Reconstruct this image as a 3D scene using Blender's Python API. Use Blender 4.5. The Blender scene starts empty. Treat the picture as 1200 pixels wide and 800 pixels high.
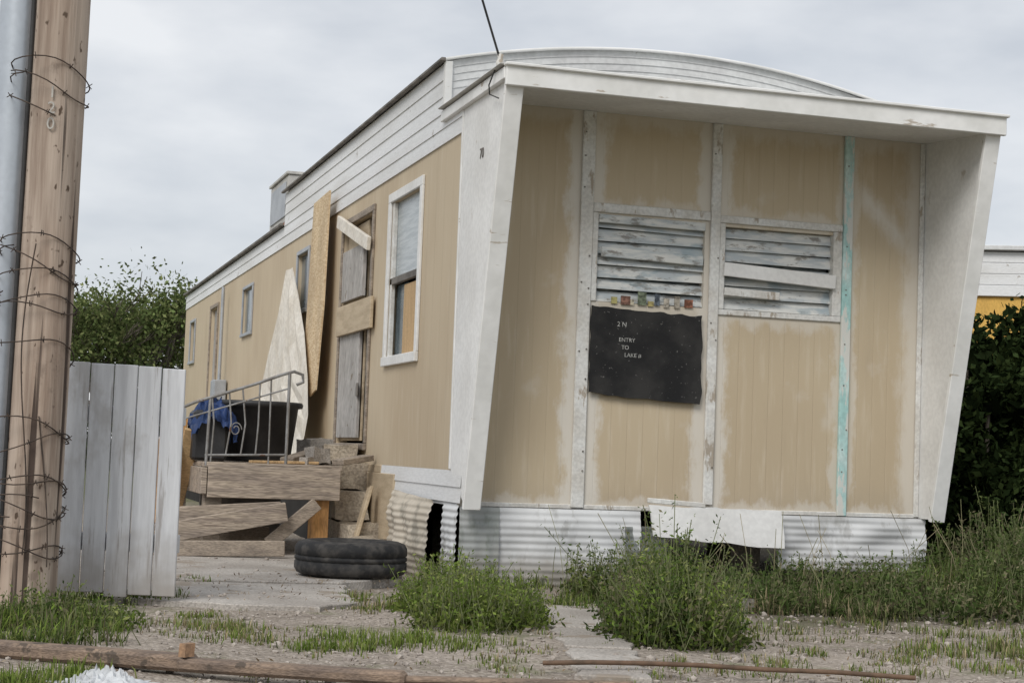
import bpy, bmesh, math, random
import numpy as np
from mathutils import Vector, Matrix, noise
random.seed(7); rng=np.random.default_rng(7)
sc=bpy.context.scene
sc.view_settings.view_transform='Standard'; sc.view_settings.look='None'; sc.view_settings.exposure=0
COL=bpy.context.collection
W=3.05; LEN=15.4

# ------------------------------------------------------------------ node helpers
class NT:
    def __init__(s,name,rough=.7,metal=0,spec=.3):
        s.m=bpy.data.materials.new(name); s.m.use_nodes=True
        s.t=s.m.node_tree; s.b=s.t.nodes['Principled BSDF']
        s.b.inputs['Roughness'].default_value=rough; s.b.inputs['Metallic'].default_value=metal
        s.b.inputs['Specular IOR Level'].default_value=spec
        s.pos=s.n('ShaderNodeNewGeometry').outputs['Position']
    def n(s,k): return s.t.nodes.new(k)
    def set(s,sock,v):
        if isinstance(v,bpy.types.NodeSocket): s.t.links.new(v,sock)
        elif isinstance(v,(tuple,list)) and len(v)==3 and sock.type=='RGBA': sock.default_value=(*v,1)
        else: sock.default_value=v
    def math(s,op,a,b=0,c=None,clamp=False):
        x=s.n('ShaderNodeMath'); x.operation=op; x.use_clamp=clamp
        s.set(x.inputs[0],a); s.set(x.inputs[1],b)
        if c is not None: s.set(x.inputs[2],c)
        return x.outputs[0]
    def xyz(s):
        x=s.n('ShaderNodeSeparateXYZ'); s.set(x.inputs[0],s.pos); return x.outputs
    def noise(s,scale,stretch=(1,1,1),detail=3,rough=.55,off=(0,0,0)):
        mp=s.n('ShaderNodeMapping'); s.set(mp.inputs[0],s.pos); mp.inputs['Scale'].default_value=stretch; mp.inputs['Location'].default_value=off
        x=s.n('ShaderNodeTexNoise'); s.set(x.inputs['Vector'],mp.outputs[0]); x.inputs['Scale'].default_value=scale
        x.inputs['Detail'].default_value=detail; x.inputs['Roughness'].default_value=rough
        return x.outputs[0]
    def vor(s,scale,stretch=(1,1,1),feature='F1',out=0):
        mp=s.n('ShaderNodeMapping'); s.set(mp.inputs[0],s.pos); mp.inputs['Scale'].default_value=stretch
        x=s.n('ShaderNodeTexVoronoi'); x.feature=feature; s.set(x.inputs['Vector'],mp.outputs[0]); x.inputs['Scale'].default_value=scale
        return x.outputs[out]
    def mr(s,v,a,b,c=0.,d=1.,smooth=True):
        x=s.n('ShaderNodeMapRange'); x.interpolation_type='SMOOTHSTEP' if smooth else 'LINEAR'
        s.set(x.inputs[0],v); s.set(x.inputs[1],a); s.set(x.inputs[2],b); s.set(x.inputs[3],c); s.set(x.inputs[4],d)
        return x.outputs[0]
    def mix(s,f,a,b,mode='MIX'):
        x=s.n('ShaderNodeMix'); x.data_type='RGBA'; x.blend_type=mode
        s.set(x.inputs[0],f); s.set(x.inputs[6],a); s.set(x.inputs[7],b); return x.outputs[2]
    def bump(s,h,strength=.3,dist=.01):
        x=s.n('ShaderNodeBump'); x.inputs['Strength'].default_value=strength; x.inputs['Distance'].default_value=dist
        s.set(x.inputs['Height'],h); s.t.links.new(x.outputs[0],s.b.inputs['Normal'])
    def col(s,c): s.set(s.b.inputs['Base Color'],c); return s.m

def mat(name,a,b=None,rough=.7,metal=0,scale=2.5,stretch=(1,1,1),fine=60,fine_amt=.15,peel=None,peel_t=.62,peel_scale=9,peel_stretch=(1,1,1),bump=.2,dist=.004,spec=.3,off=(0,0,0)):
    t=NT(name,rough,metal,spec)
    b=b or tuple(v*.8 for v in a)
    c=t.mix(t.mr(t.noise(scale,stretch,2,off=off),.35,.68),a,b)
    f=t.noise(fine,stretch,1)
    c=t.mix(fine_amt,c,t.mix(t.mr(f,.3,.7),(.25,.25,.25),(1.35,1.35,1.35)),'MULTIPLY')
    if peel:
        c=t.mix(t.mr(t.noise(peel_scale,peel_stretch,5,.65,off=off),peel_t,peel_t+.05),c,peel)
    if bump: t.bump(f,bump,dist)
    return t.col(c)

# ------------------------------------------------------------------ materials
m_white=mat('white_paint',(.78,.78,.77),(.68,.675,.66),rough=.6,scale=2,fine=30,fine_amt=.08,peel=(.50,.46,.41),peel_t=.65,peel_scale=5,peel_stretch=(1,1,.5),bump=.25)
m_trim=mat('chipped_white_trim',(.70,.70,.68),(.60,.58,.54),rough=.65,scale=6,fine=50,fine_amt=.15,peel=(.38,.33,.27),peel_t=.58,peel_scale=9,peel_stretch=(1,1,.35),bump=.4)
m_fascia=mat('fascia_white',(.80,.80,.79),(.70,.70,.68),rough=.55,scale=3,fine=20,fine_amt=.05,peel=(.45,.4,.34),peel_t=.63,peel_scale=8,peel_stretch=(.3,1,2))
m_lap=mat('white_lap_siding',(.76,.77,.78),(.66,.66,.65),rough=.5,scale=1.2,stretch=(1,.5,3),fine=30,fine_amt=.08,peel=(.45,.43,.4),peel_t=.64,peel_scale=4)
m_teal=mat('teal_painted_trim',(.36,.58,.56),(.55,.68,.66),rough=.7,scale=7,stretch=(1,1,.6),fine=60,peel=(.62,.62,.58),peel_t=.53,peel_scale=12,peel_stretch=(1,1,.3))
m_ply=mat('plywood_sheet',(.60,.41,.22),(.5,.34,.18),scale=2,stretch=(1,6,1),fine=50,fine_amt=.3)
m_lumber=mat('weathered_lumber',(.36,.30,.24),(.24,.2,.165),scale=3,stretch=(1,1,5),fine=40,fine_amt=.4,bump=.5)
m_lumberx=mat('deck_lumber',(.42,.35,.28),(.29,.24,.2),scale=3,stretch=(.6,5,7),fine=25,fine_amt=.5,bump=.5,peel=(.2,.16,.13),peel_t=.6,peel_stretch=(.4,2,5))
m_orange=mat('stained_lumber',(.50,.27,.10),(.36,.2,.09),scale=4,stretch=(3,3,.6),fine=40,fine_amt=.3)
m_cream=mat('torn_house_wrap',(.76,.72,.65),(.66,.61,.53),scale=5,fine=30,fine_amt=.15,bump=.5)
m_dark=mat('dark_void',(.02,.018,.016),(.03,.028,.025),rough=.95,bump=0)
m_rim=mat('dark_roof_edge',(.12,.11,.1),(.22,.2,.18),scale=5,fine=30)
m_door=mat('gray_door_skin',(.46,.44,.42),(.35,.33,.31),scale=4,stretch=(1,1,.4),fine=40,fine_amt=.25,peel=(.2,.16,.12),peel_t=.62)
m_tanboard=mat('tan_patch_board',(.54,.44,.31),(.44,.35,.24),scale=3,stretch=(1,1,6),fine=40)
m_glass=mat('dusty_glass',(.10,.13,.15),(.2,.24,.26),rough=.12,scale=4,fine=20,fine_amt=.2,bump=.05,spec=.6)
m_curtain=mat('faded_curtain',(.36,.38,.38),(.10,.12,.14),rough=.8,scale=7,stretch=(1,1,3),fine=20,fine_amt=.3,bump=.05)
m_blind=mat('window_blind_glass',(.46,.50,.52),(.33,.37,.39),rough=.25,scale=3,stretch=(1,1,14),fine=20,bump=.05,spec=.5)
m_metal=mat('galvanized_metal',(.45,.47,.5),(.36,.38,.41),rough=.45,metal=.4,scale=5,fine=80,fine_amt=.1)
m_rail=mat('rusty_gray_rail',(.30,.30,.30),(.2,.19,.18),rough=.5,metal=.3,scale=12,peel=(.16,.09,.06),peel_t=.6)
m_ac=mat('cooler_sheet_metal',(.50,.49,.46),(.40,.39,.37),rough=.6,scale=5,peel=(.35,.2,.12),peel_t=.66,peel_scale=5)
m_concrete=mat('concrete_slab',(.44,.41,.375),(.33,.30,.27),rough=.9,scale=2.2,fine=90,fine_amt=.35,peel=(.27,.23,.19),peel_t=.56,peel_scale=3,bump=.5)
m_rubble=mat('rubble',(.27,.25,.22),(.2,.18,.16),rough=.9,scale=6,fine=60,fine_amt=.35,bump=.6,dist=.01)
m_block=mat('broken_block',(.46,.40,.32),(.34,.29,.23),rough=.9,scale=6,fine=60,fine_amt=.35,bump=.6,dist=.01)
m_blacktub=mat('black_plastic',(.022,.022,.024),(.035,.035,.037),rough=.5,scale=5,spec=.4)
m_blue=mat('blue_tarp',(.02,.045,.14),(.012,.03,.09),rough=.5,scale=8)
m_chalk=mat('chalk_marks',(.5,.5,.48),(.25,.25,.24),scale=60,bump=0)
m_tag=mat('number_tag',(.50,.48,.44),(.40,.38,.35),rough=.5,bump=0)
m_wire=mat('rusty_wire',(.10,.075,.06),(.05,.04,.035),rough=.7,metal=.4,scale=20)
m_cable=mat('black_cable',(.03,.03,.031),(.05,.05,.05),rough=.6)
m_trash=mat('white_litter',(.6,.62,.64),(.42,.43,.45),rough=.6,scale=20)
m_stone=mat('gravel_stones',(.43,.385,.34),(.27,.235,.21),scale=25,fine=200,fine_amt=.2,rough=.9)
m_yellow=mat('yellow_wall',(.70,.43,.11),(.62,.38,.1),scale=3,stretch=(1,1,.5))
m_bark=mat('bark',(.17,.145,.12),(.10,.085,.07),scale=8,stretch=(1,1,.3),bump=.6,dist=.02)
m_branch=mat('dead_branch',(.16,.10,.065),(.09,.06,.04),scale=15,bump=.5)
m_brick=mat('dull_brick',(.36,.22,.13),(.25,.16,.10),scale=25,fine=80,fine_amt=.3)
m_timber=mat('curb_timber',(.26,.19,.14),(.16,.12,.095),scale=4,stretch=(1,3,6),fine=40,fine_amt=.4,bump=.6,peel=(.09,.07,.055),peel_t=.58)

def siding(name,axis,front):
    t=NT(name,.72)
    X,Y,Z=t.xyz(); A=X if axis=='x' else Y
    ca,cb=((.53,.44,.31),(.485,.395,.275)) if front else ((.56,.465,.335),(.50,.405,.285))
    c=t.mix(t.mr(t.noise(1.1,(1,1,.6),2),.35,.65),ca,cb)
    c=t.mix(t.mr(t.noise(7,(3,3,.35),4),.50,.8,0,.7),c,(.60,.52,.40))
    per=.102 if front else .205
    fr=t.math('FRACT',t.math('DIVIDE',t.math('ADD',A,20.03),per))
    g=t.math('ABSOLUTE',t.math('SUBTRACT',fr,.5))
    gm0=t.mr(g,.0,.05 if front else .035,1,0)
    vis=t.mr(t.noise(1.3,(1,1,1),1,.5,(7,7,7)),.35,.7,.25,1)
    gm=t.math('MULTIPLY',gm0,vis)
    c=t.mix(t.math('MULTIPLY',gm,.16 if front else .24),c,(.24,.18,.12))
    c=t.mix(t.math('MULTIPLY',t.mr(t.noise(4,(3,3,.4),5,.6,(3,1,0)),.58,.80),.16 if front else .3),c,(.30,.24,.18))
    nb=t.noise(9,(1,1,1),2)
    gz=t.mr(t.math('ADD',Z,t.math('MULTIPLY',nb,.25)),.55,.85,1,0)
    c=t.mix(t.math('MULTIPLY',gz,.25),c,(.32,.27,.22))
    if front:
        wob=t.math('MULTIPLY',t.math('SUBTRACT',t.noise(4.5,(1.6,1,.8),6,.72,(5,0,0)),.5),.30)
        tot=None
        for bx,wd,am in ((.728,.15,.8),(1.56,.15,.75),(2.46,.10,.5),(3.05,.24,.65)):
            d=t.math('ADD',t.math('ABSOLUTE',t.math('SUBTRACT',X,bx)),wob)
            k=t.mr(d,wd*.5,wd,am,0)
            tot=k if tot is None else t.math('MAXIMUM',tot,k)
        for bz,wd in ((2.84,.13),(2.25,.09),(1.66,.09),(.46,.08)):
            d=t.math('ADD',t.math('ABSOLUTE',t.math('SUBTRACT',Z,bz)),wob)
            k=t.mr(d,wd*.3,wd,.5,0)
            if bz in (2.25,1.66): k=t.math('MULTIPLY',t.math('MULTIPLY',k,t.mr(X,.72,.8)),t.mr(X,2.4,2.5,1,0))
            tot=t.math('MAXIMUM',tot,k)
        sm=t.math('ABSOLUTE',t.math('ADD',t.math('SUBTRACT',Z,2.38),t.math('MULTIPLY',t.math('SUBTRACT',X,2.66),.9)))
        sm=t.mr(t.math('ADD',sm,wob),.0,.14,.75,0)
        sm=t.math('MULTIPLY',sm,t.mr(X,2.5,2.6,0,1)); sm=t.math('MULTIPLY',sm,t.mr(X,2.8,2.98,1,0))
        tot=t.math('MAXIMUM',tot,sm)
        tot=t.math('MAXIMUM',tot,t.mr(t.noise(2.2,(1,1,1),4,.6,(11,2,4)),.62,.74,0,.3))
        c=t.mix(tot,c,(.67,.64,.585))
    h=t.math('ADD',t.math('MULTIPLY',gm0,-1),t.math('MULTIPLY',t.noise(60,(3,3,.4),1),.2))
    t.bump(h,.25 if front else .4,.005)
    return t.col(c)
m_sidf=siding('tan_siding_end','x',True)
m_sids=siding('tan_siding_long','y',False)

def osb():
    t=NT('strand_board',.8)
    v=t.vor(55,(1,.5,1.6),out=1)
    s=t.n('ShaderNodeSeparateColor'); t.set(s.inputs[0],v)
    c=t.mix(s.outputs[0],(.68,.54,.36),(.50,.36,.21)); c=t.mix(t.mr(s.outputs[1],.75,.9,0,.7),c,(.75,.62,.42))
    c=t.mix(t.mr(t.noise(3,(1,1,.5)),.42,.66,0,.45),c,(.34,.25,.16))
    return t.col(c)
m_osb=osb()
def board_black():
    t=NT('tar_black_board',.85)
    c=t.mix(t.mr(t.noise(5),.35,.7),(.014,.014,.015),(.035,.034,.033))
    c=t.mix(t.mr(t.noise(60,(1,1,1),3),.66,.72,0,.4),c,(.3,.29,.28))
    t.bump(t.noise(40),.4,.004)
    return t.col(c)
m_blackboard=board_black()
def slat():
    t=NT('weathered_louver',.5)
    c=t.mix(t.mr(t.noise(5,(1,1,5),4),.35,.65),(.68,.68,.65),(.44,.48,.50))
    c=t.mix(t.mr(t.noise(6,(1,1,3),6,.7,(4,4,4)),.54,.63,0,.8),c,(.20,.18,.155))
    c=t.mix(t.mr(t.noise(3.5,(1,1,2),4,.6,(9,1,2)),.56,.64,0,.5),c,(.26,.35,.40))
    return t.col(c)
m_slat=slat()
def pole_wood():
    t=NT('pole_wood',.85)
    g=t.noise(14,(1,1,.05),5,.65)
    c=t.mix(t.mr(g,.35,.65),(.25,.19,.15),(.46,.38,.315))
    c=t.mix(t.mr(t.noise(2,(1,1,.5)),.45,.7,0,.5),c,(.40,.28,.205))
    cr=t.mr(t.noise(24,(1,1,.022),2,.5,(2,2,2)),.58,.65)
    c=t.mix(cr,c,(.07,.05,.04))
    c=t.mix(t.mr(t.noise(30,(1,1,.6),2,.5),.66,.73),c,(.1,.07,.05))
    c=t.mix(t.mr(t.noise(5,(1,1,.8),5,.7,(8,1,1)),.58,.68,0,.5),c,(.16,.12,.095))
    t.bump(t.math('SUBTRACT',g,t.math('MULTIPLY',cr,.7)),.8,.015)
    return t.col(c)
m_pole=pole_wood()
def fence_mat():
    t=NT('fence_whitewash',.8)
    g=t.noise(10,(2,2,.15),5,.65)
    c=t.mix(t.mr(g,.35,.7),(.66,.675,.70),(.50,.51,.53))
    c=t.mix(t.mr(t.noise(16,(2,2,.1),5,.7,(3,0,0)),.57,.68,0,.8),c,(.31,.29,.28))
    c=t.mix(t.mr(t.noise(3,(1,1,.6),5,.7,(3,7,0)),.54,.68,0,.6),c,(.40,.39,.38))
    X,Y,Z=t.xyz()
    c=t.mix(t.mr(t.math('ADD',Z,t.math('MULTIPLY',t.noise(8),.4)),.2,.6,.8,0),c,(.31,.28,.25))
    t.bump(g,.6,.006)
    return t.col(c)
m_fence=fence_mat()
def skirtmat(name,a,b,dirt,tt,amt=.85):
    t=NT(name,.7)
    c=t.mix(t.mr(t.noise(3,(1,1,1)),.35,.65),a,b)
    c=t.mix(t.mr(t.noise(2.4,(1.6,1.6,.8),5,.6,(1,7,3)),tt,tt+.12,0,amt),c,dirt)
    c=t.mix(t.mr(t.noise(9,(1,1,.5),5,.7,(6,6,6)),.55,.66,0,.6),c,dirt)
    X,Y,Z=t.xyz()
    c=t.mix(t.mr(t.math('ADD',Z,t.math('MULTIPLY',t.noise(10),.2)),.12,.36,.75,0),c,(.24,.21,.17))
    return t.col(c)
m_skirt=skirtmat('white_ribbed_skirt',(.64,.65,.66),(.54,.55,.56),(.36,.36,.35),.56)
m_skirtd=skirtmat('dark_ribbed_skirt',(.36,.37,.37),(.27,.29,.28),(.20,.22,.20),.48)  # darker grey-green version of the white ribbed skirt colours
m_skirtc=skirtmat('cream_ribbed_skirt',(.62,.56,.47),(.52,.47,.39),(.26,.24,.20),.54)

def leafmat(name):
    m=bpy.data.materials.new(name); m.use_nodes=True; t=m.node_tree; t.nodes.clear()
    a=t.nodes.new('ShaderNodeVertexColor'); a.layer_name='Col'
    d=t.nodes.new('ShaderNodeBsdfDiffuse'); tr=t.nodes.new('ShaderNodeBsdfTranslucent'); mx=t.nodes.new('ShaderNodeMixShader'); mx.inputs[0].default_value=.3
    o=t.nodes.new('ShaderNodeOutputMaterial')
    t.links.new(a.outputs[0],tr.inputs[0]); t.links.new(a.outputs[0],d.inputs[0])
    t.links.new(d.outputs[0],mx.inputs[1]); t.links.new(tr.outputs[0],mx.inputs[2]); t.links.new(mx.outputs[0],o.inputs[0])
    return m
m_leaf=leafmat('foliage')

def ground_mat():
    t=NT('gravel_dirt',.95,spec=.15)
    big=t.noise(.9,(1,1,1),4)
    c=t.mix(t.mr(big,.35,.65),(.345,.30,.255),(.25,.215,.18))
    v=t.n('ShaderNodeTexVoronoi'); t.set(v.inputs['Vector'],t.pos); v.inputs['Scale'].default_value=60
    s=t.n('ShaderNodeSeparateColor'); t.set(s.inputs[0],v.outputs[1])
    c=t.mix(t.mr(s.outputs[0],.45,.95,0,.65),c,(.47,.415,.365))
    c=t.mix(t.mr(s.outputs[1],.7,.95,0,.55),c,(.16,.135,.115))
    c=t.mix(t.mr(t.noise(1.6,(1,1,1),5,.65,(4,4,0)),.53,.66,0,.6),c,(.15,.16,.08))
    c=t.mix(t.mr(t.noise(2.6,(1,1,1),5,.7,(14,4,0)),.57,.67,0,.5),c,(.17,.14,.12))
    l=t.n('ShaderNodeVectorMath'); l.operation='LENGTH'; t.set(l.inputs[0],t.pos)
    c=t.mix(t.mr(l.outputs['Value'],9,16),c,(.14,.15,.07))
    # darker soil colour under the weeds along the right end wall
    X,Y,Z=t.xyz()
    weed_soil=t.math('MULTIPLY',t.mr(t.math('ADD',Y,t.math('MULTIPLY',big,1.2)),-1.9,-1.2),t.mr(X,.5,1.3))
    c=t.mix(t.math('MULTIPLY',weed_soil,.75),c,(.09,.08,.055))
    t.bump(t.math('MULTIPLY',v.outputs[0],-1),.8,.012)
    return t.col(c)
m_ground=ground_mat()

# ------------------------------------------------------------------ mesh helpers
def link(o,parent=None):
    COL.objects.link(o)
    if parent: o.parent=parent
    return o
def empty(name,loc=(0,0,0)):
    e=bpy.data.objects.new(name,None); e.empty_display_size=.2; COL.objects.link(e); return e
def mesh(name,v,f,m,parent=None,smooth=False):
    me=bpy.data.meshes.new(name); me.from_pydata([tuple(p) for p in v],[],[tuple(q) for q in f]); me.update()
    if m: me.materials.append(m)
    if smooth: me.polygons.foreach_set('use_smooth',[True]*len(me.polygons))
    return link(bpy.data.objects.new(name,me),parent)
def bev(o,w,seg=1):
    b=o.modifiers.new('b','BEVEL'); b.width=w; b.segments=seg; b.limit_method='ANGLE'; return o
BF=[(0,3,2,1),(4,5,6,7),(0,1,5,4),(1,2,6,5),(2,3,7,6),(3,0,4,7)]
def box(name,x0,x1,y0,y1,z0,z1,m,parent=None,b=.004):
    v=[(x0,y0,z0),(x1,y0,z0),(x1,y1,z0),(x0,y1,z0),(x0,y0,z1),(x1,y0,z1),(x1,y1,z1),(x0,y1,z1)]
    o=mesh(name,v,BF,m,parent)
    if b: bev(o,b)
    return o
def beam(name,p0,p1,w,t,m,parent=None,up=(0,0,1),b=.004):
    p0=Vector(p0);p1=Vector(p1);d=(p1-p0).normalized();u=Vector(up)
    s=d.cross(u).normalized(); u=s.cross(d).normalized()
    v=[]
    for p in (p0,p1):
        for a,c in ((-1,-1),(1,-1),(1,1),(-1,1)): v.append(p+s*(a*t/2)+u*(c*w/2))
    f=[(0,1,2,3),(4,7,6,5),(0,4,5,1),(1,5,6,2),(2,6,7,3),(3,7,4,0)]
    o=mesh(name,v,f,m,parent)
    if b: bev(o,b)
    return o
def prism(name,poly,off,m,parent=None,b=0):
    n=len(poly); off=Vector(off)
    v=[Vector(p) for p in poly]+[Vector(p)+off for p in poly]
    f=[tuple(range(n)),tuple(range(2*n-1,n-1,-1))]+[(i,(i+1)%n,n+(i+1)%n,n+i) for i in range(n)]
    o=mesh(name,v,f,m,parent)
    bm=bmesh.new(); bm.from_mesh(o.data); bmesh.ops.recalc_face_normals(bm,faces=bm.faces); bm.to_mesh(o.data); bm.free()
    if b: bev(o,b)
    return o
def ragged(poly,step,amp,seed=0):
    out=[];n=len(poly)
    for i in range(n):
        a=Vector(poly[i]);b=Vector(poly[(i+1)%n]);k=max(1,int((b-a).length/step))
        for j in range(k):
            p=a.lerp(b,j/k); q=p*13+Vector((seed,seed,seed))
            out.append((p.x+amp*noise.noise(q),p.y,p.z+amp*noise.noise(q+Vector((5,5,5)))))
    return out
def tube(name,pts,r,m,parent=None,res=3,cyc=False):
    cu=bpy.data.curves.new(name,'CURVE'); cu.dimensions='3D'; cu.bevel_depth=r; cu.bevel_resolution=res
    s=cu.splines.new('POLY'); s.points.add(len(pts)-1)
    for i,p in enumerate(pts): s.points[i].co=(*p,1)
    s.use_cyclic_u=cyc; s.use_smooth=True; cu.materials.append(m)
    return link(bpy.data.objects.new(name,cu),parent)
def tubes(name,lists,r,m,parent=None,res=2):
    cu=bpy.data.curves.new(name,'CURVE'); cu.dimensions='3D'; cu.bevel_depth=r; cu.bevel_resolution=res
    for pts in lists:
        s=cu.splines.new('POLY'); s.points.add(len(pts)-1)
        for i,p in enumerate(pts): s.points[i].co=(*p,1)
    cu.materials.append(m)
    return link(bpy.data.objects.new(name,cu),parent)
def text(name,body,size,mtx,m,parent=None,ext=.002):
    cu=bpy.data.curves.new(name,'FONT'); cu.body=body; cu.size=size; cu.extrude=ext; cu.materials.append(m)
    cu.align_x='CENTER'
    o=link(bpy.data.objects.new(name,cu),parent); o.matrix_world=mtx; return o
def basis(X,Y,Z,loc):
    return Matrix(((X[0],Y[0],Z[0],loc[0]),(X[1],Y[1],Z[1],loc[1]),(X[2],Y[2],Z[2],loc[2]),(0,0,0,1)))
def wall(name,plane,const,u0,u1,v0,v1,holes,depth,inw,m,parent):
    us=sorted({u0,u1,*[h[0] for h in holes],*[h[1] for h in holes]}); vs=sorted({v0,v1,*[h[2] for h in holes],*[h[3] for h in holes]})
    V=[];F=[]
    def P(u,v,w=0): return (u,const+w*inw,v) if plane=='y' else (const+w*inw,u,v)
    def quad(*p): k=len(V);V.extend(p);F.append((k,k+1,k+2,k+3))
    for i in range(len(us)-1):
        for j in range(len(vs)-1):
            cu=(us[i]+us[i+1])/2;cv=(vs[j]+vs[j+1])/2
            if any(h[0]<cu<h[1] and h[2]<cv<h[3] for h in holes): continue
            quad(P(us[i],vs[j]),P(us[i+1],vs[j]),P(us[i+1],vs[j+1]),P(us[i],vs[j+1]))
    for a,b,c,d in holes:
        for (p,q),(r,s) in (((a,c),(b,c)),((b,c),(b,d)),((b,d),(a,d)),((a,d),(a,c))):
            quad(P(p,q),P(r,s),P(r,s,depth),P(p,q,depth))
    return mesh(name,V,F,m,parent)
def laps(name,x,y0,y1,z0,z1,n,m,parent,proud=.014):
    V=[];F=[];h=(z1-z0)/n
    for i in range(n):
        a=z0+i*h;b=a+h;k=len(V)
        V+=[(x,y0,a),(x,y1,a),(x-proud,y0,a),(x-proud,y1,a),(x-.002,y0,b),(x-.002,y1,b)]
        F+=[(k,k+1,k+3,k+2),(k+2,k+3,k+5,k+4)]
    return mesh(name,V,F,m,parent)

# ------------------------------------------------------------------ camera
yaw,pitch,roll=.2932,.0659,.0371
f=Vector((math.sin(yaw)*math.cos(pitch),math.cos(yaw)*math.cos(pitch),math.sin(pitch)))
r=Vector((math.cos(yaw),-math.sin(yaw),0)); u=r.cross(f)
r2=r*math.cos(roll)+u*math.sin(roll); u2=u*math.cos(roll)-r*math.sin(roll)
cam=bpy.data.cameras.new('camera'); cam.lens=60; cam.sensor_width=36; cam.clip_end=3000; cam.clip_start=.05
co=bpy.data.objects.new('camera',cam); COL.objects.link(co); co.matrix_world=basis(r2,u2,-f,(-2.596,-9.576,.761))
sc.camera=co

# ------------------------------------------------------------------ light and sky
SUN_EL=math.radians(42); SUN_AZ=math.radians(-140)
sd=Vector((math.sin(SUN_AZ)*math.cos(SUN_EL),math.cos(SUN_AZ)*math.cos(SUN_EL),math.sin(SUN_EL)))
sl=bpy.data.lights.new('sun','SUN'); sl.energy=2.1; sl.angle=math.radians(26); sl.color=(1,.965,.91)
so=bpy.data.objects.new('sun',sl); COL.objects.link(so); so.rotation_euler=sd.to_track_quat('Z','Y').to_euler(); so.location=sd*30
w=bpy.data.worlds.new('World'); sc.world=w; w.use_nodes=True; nt=w.node_tree
bg=nt.nodes['Background']; bg.inputs[1].default_value=.107
sky=nt.nodes.new('ShaderNodeTexSky'); sky.sky_type='NISHITA'; sky.sun_disc=False; sky.sun_elevation=SUN_EL; sky.sun_rotation=SUN_AZ
tc=nt.nodes.new('ShaderNodeTexCoord'); mp=nt.nodes.new('ShaderNodeMapping'); mp.inputs['Scale'].default_value=(1,1,2.6); mp.inputs['Location'].default_value=(.35,.1,.2)
n1=nt.nodes.new('ShaderNodeTexNoise'); n1.inputs['Scale'].default_value=5.5; n1.inputs['Detail'].default_value=5; n1.inputs['Roughness'].default_value=.5
cr=nt.nodes.new('ShaderNodeValToRGB'); e=cr.color_ramp.elements
e[0].position=.34; e[0].color=(5.9,6.2,6.65,1); e[1].position=.66; e[1].color=(8.5,8.6,8.75,1)
mx=nt.nodes.new('ShaderNodeMix'); mx.data_type='RGBA'; mx.inputs[0].default_value=.88
L=nt.links.new
L(tc.outputs['Generated'],mp.inputs[0]); L(mp.outputs[0],n1.inputs['Vector']); L(n1.outputs[0],cr.inputs[0])
L(sky.outputs[0],mx.inputs[6]); L(cr.outputs[0],mx.inputs[7]); L(mx.outputs[2],bg.inputs[0])

# ------------------------------------------------------------------ ground
def sst(a,b,x):
    t=min(1,max(0,(x-a)/(b-a))); return t*t*(3-2*t)
def H(x,y):
    return .10*sst(1.4,3.2,x)*sst(-3.5,-.8,y)+.022*noise.noise(Vector((x*.9,y*.9,0)))+.007*noise.noise(Vector((x*5,y*5,3)))-.012
def axis(lo,hi,st):
    a=list(np.arange(lo,hi,st)); s=st; x=lo; left=[]
    while x>-500: s*=1.35; x-=s; left.append(x)
    s=st; x=a[-1]; right=[]
    while x<600: s*=1.35; x+=s; right.append(x)
    return left[::-1]+a+right
xs=axis(-4.5,6,.09); ys=axis(-5.5,5,.09)
V=[(x,y,H(x,y)) for y in ys for x in xs]; nx=len(xs)
F=[(j*nx+i,j*nx+i+1,(j+1)*nx+i+1,(j+1)*nx+i) for j in range(len(ys)-1) for i in range(nx-1)]
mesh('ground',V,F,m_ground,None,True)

def slab(name,poly,h,parent=None):
    out=[]
    for i,(a,b) in enumerate(poly):
        c,d=poly[(i+1)%len(poly)]
        n=max(2,int(math.hypot(c-a,d-b)/.07))
        for k in range(n):
            t=k/n; x=a+(c-a)*t;y=b+(d-b)*t
            out.append((x+.06*noise.noise(Vector((x*7,y*7,1))),y+.06*noise.noise(Vector((x*7,y*7,8))),-.06))
    return prism(name,out,(0,0,.06+h),m_concrete,parent,b=.005)
walk=empty('concrete_walkway')
slab('slab_a',[(-2.0,-1.28),(-1.1,-1.62),(-.86,-1.35),(-.72,-.32),(-1.8,-.2)],.016,walk)
slab('slab_b',[(-1.8,-.17),(-.72,-.29),(-.3,.1),(-.12,1.1),(-.2,2.4),(-2.2,2.6),(-1.95,.6)],.026,walk)
slab('slab_c',[(-.18,-2.3),(.12,-2.42),(.35,-1.4),(.1,-1.25)],.010,walk)
slab('slab_d',[(-.60,-3.9),(-.36,-4.0),(-.12,-3.2),(-.36,-3.1)],.006,walk)
slab('slab_e',[(-.34,-3.05),(-.11,-3.13),(.06,-2.46),(-.2,-2.34)],.010,walk)

# ------------------------------------------------------------------ mobile home
MH=empty('mobile_home')
ZT=2.84
front_holes=[(.80,1.50,1.69,2.20),(1.62,2.38,1.69,2.20)]
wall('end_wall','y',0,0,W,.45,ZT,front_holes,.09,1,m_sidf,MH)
side_holes=[(1.16,2.02,1.40,2.48),(2.62,3.72,.80,2.50),(5.28,5.84,1.98,2.49),(8.66,9.36,1.97,2.46),(11.6,12.3,1.15,2.45),(14.05,14.6,1.88,2.42)]
wall('long_wall','x',0,.175,LEN,.655,2.667,side_holes,.09,1,m_sids,MH)
mesh('back_walls',[(W,0,.45),(W,LEN,.45),(W,LEN,ZT),(W,0,ZT),(0,LEN,.45),(0,LEN,ZT)],[(0,1,2,3),(4,1,2,5)],m_sids,MH)
mesh('floor_pan',[(0,0,.452),(W,0,.452),(W,LEN,.452),(0,LEN,.452)],[(0,1,2,3)],m_dark,MH)
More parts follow.
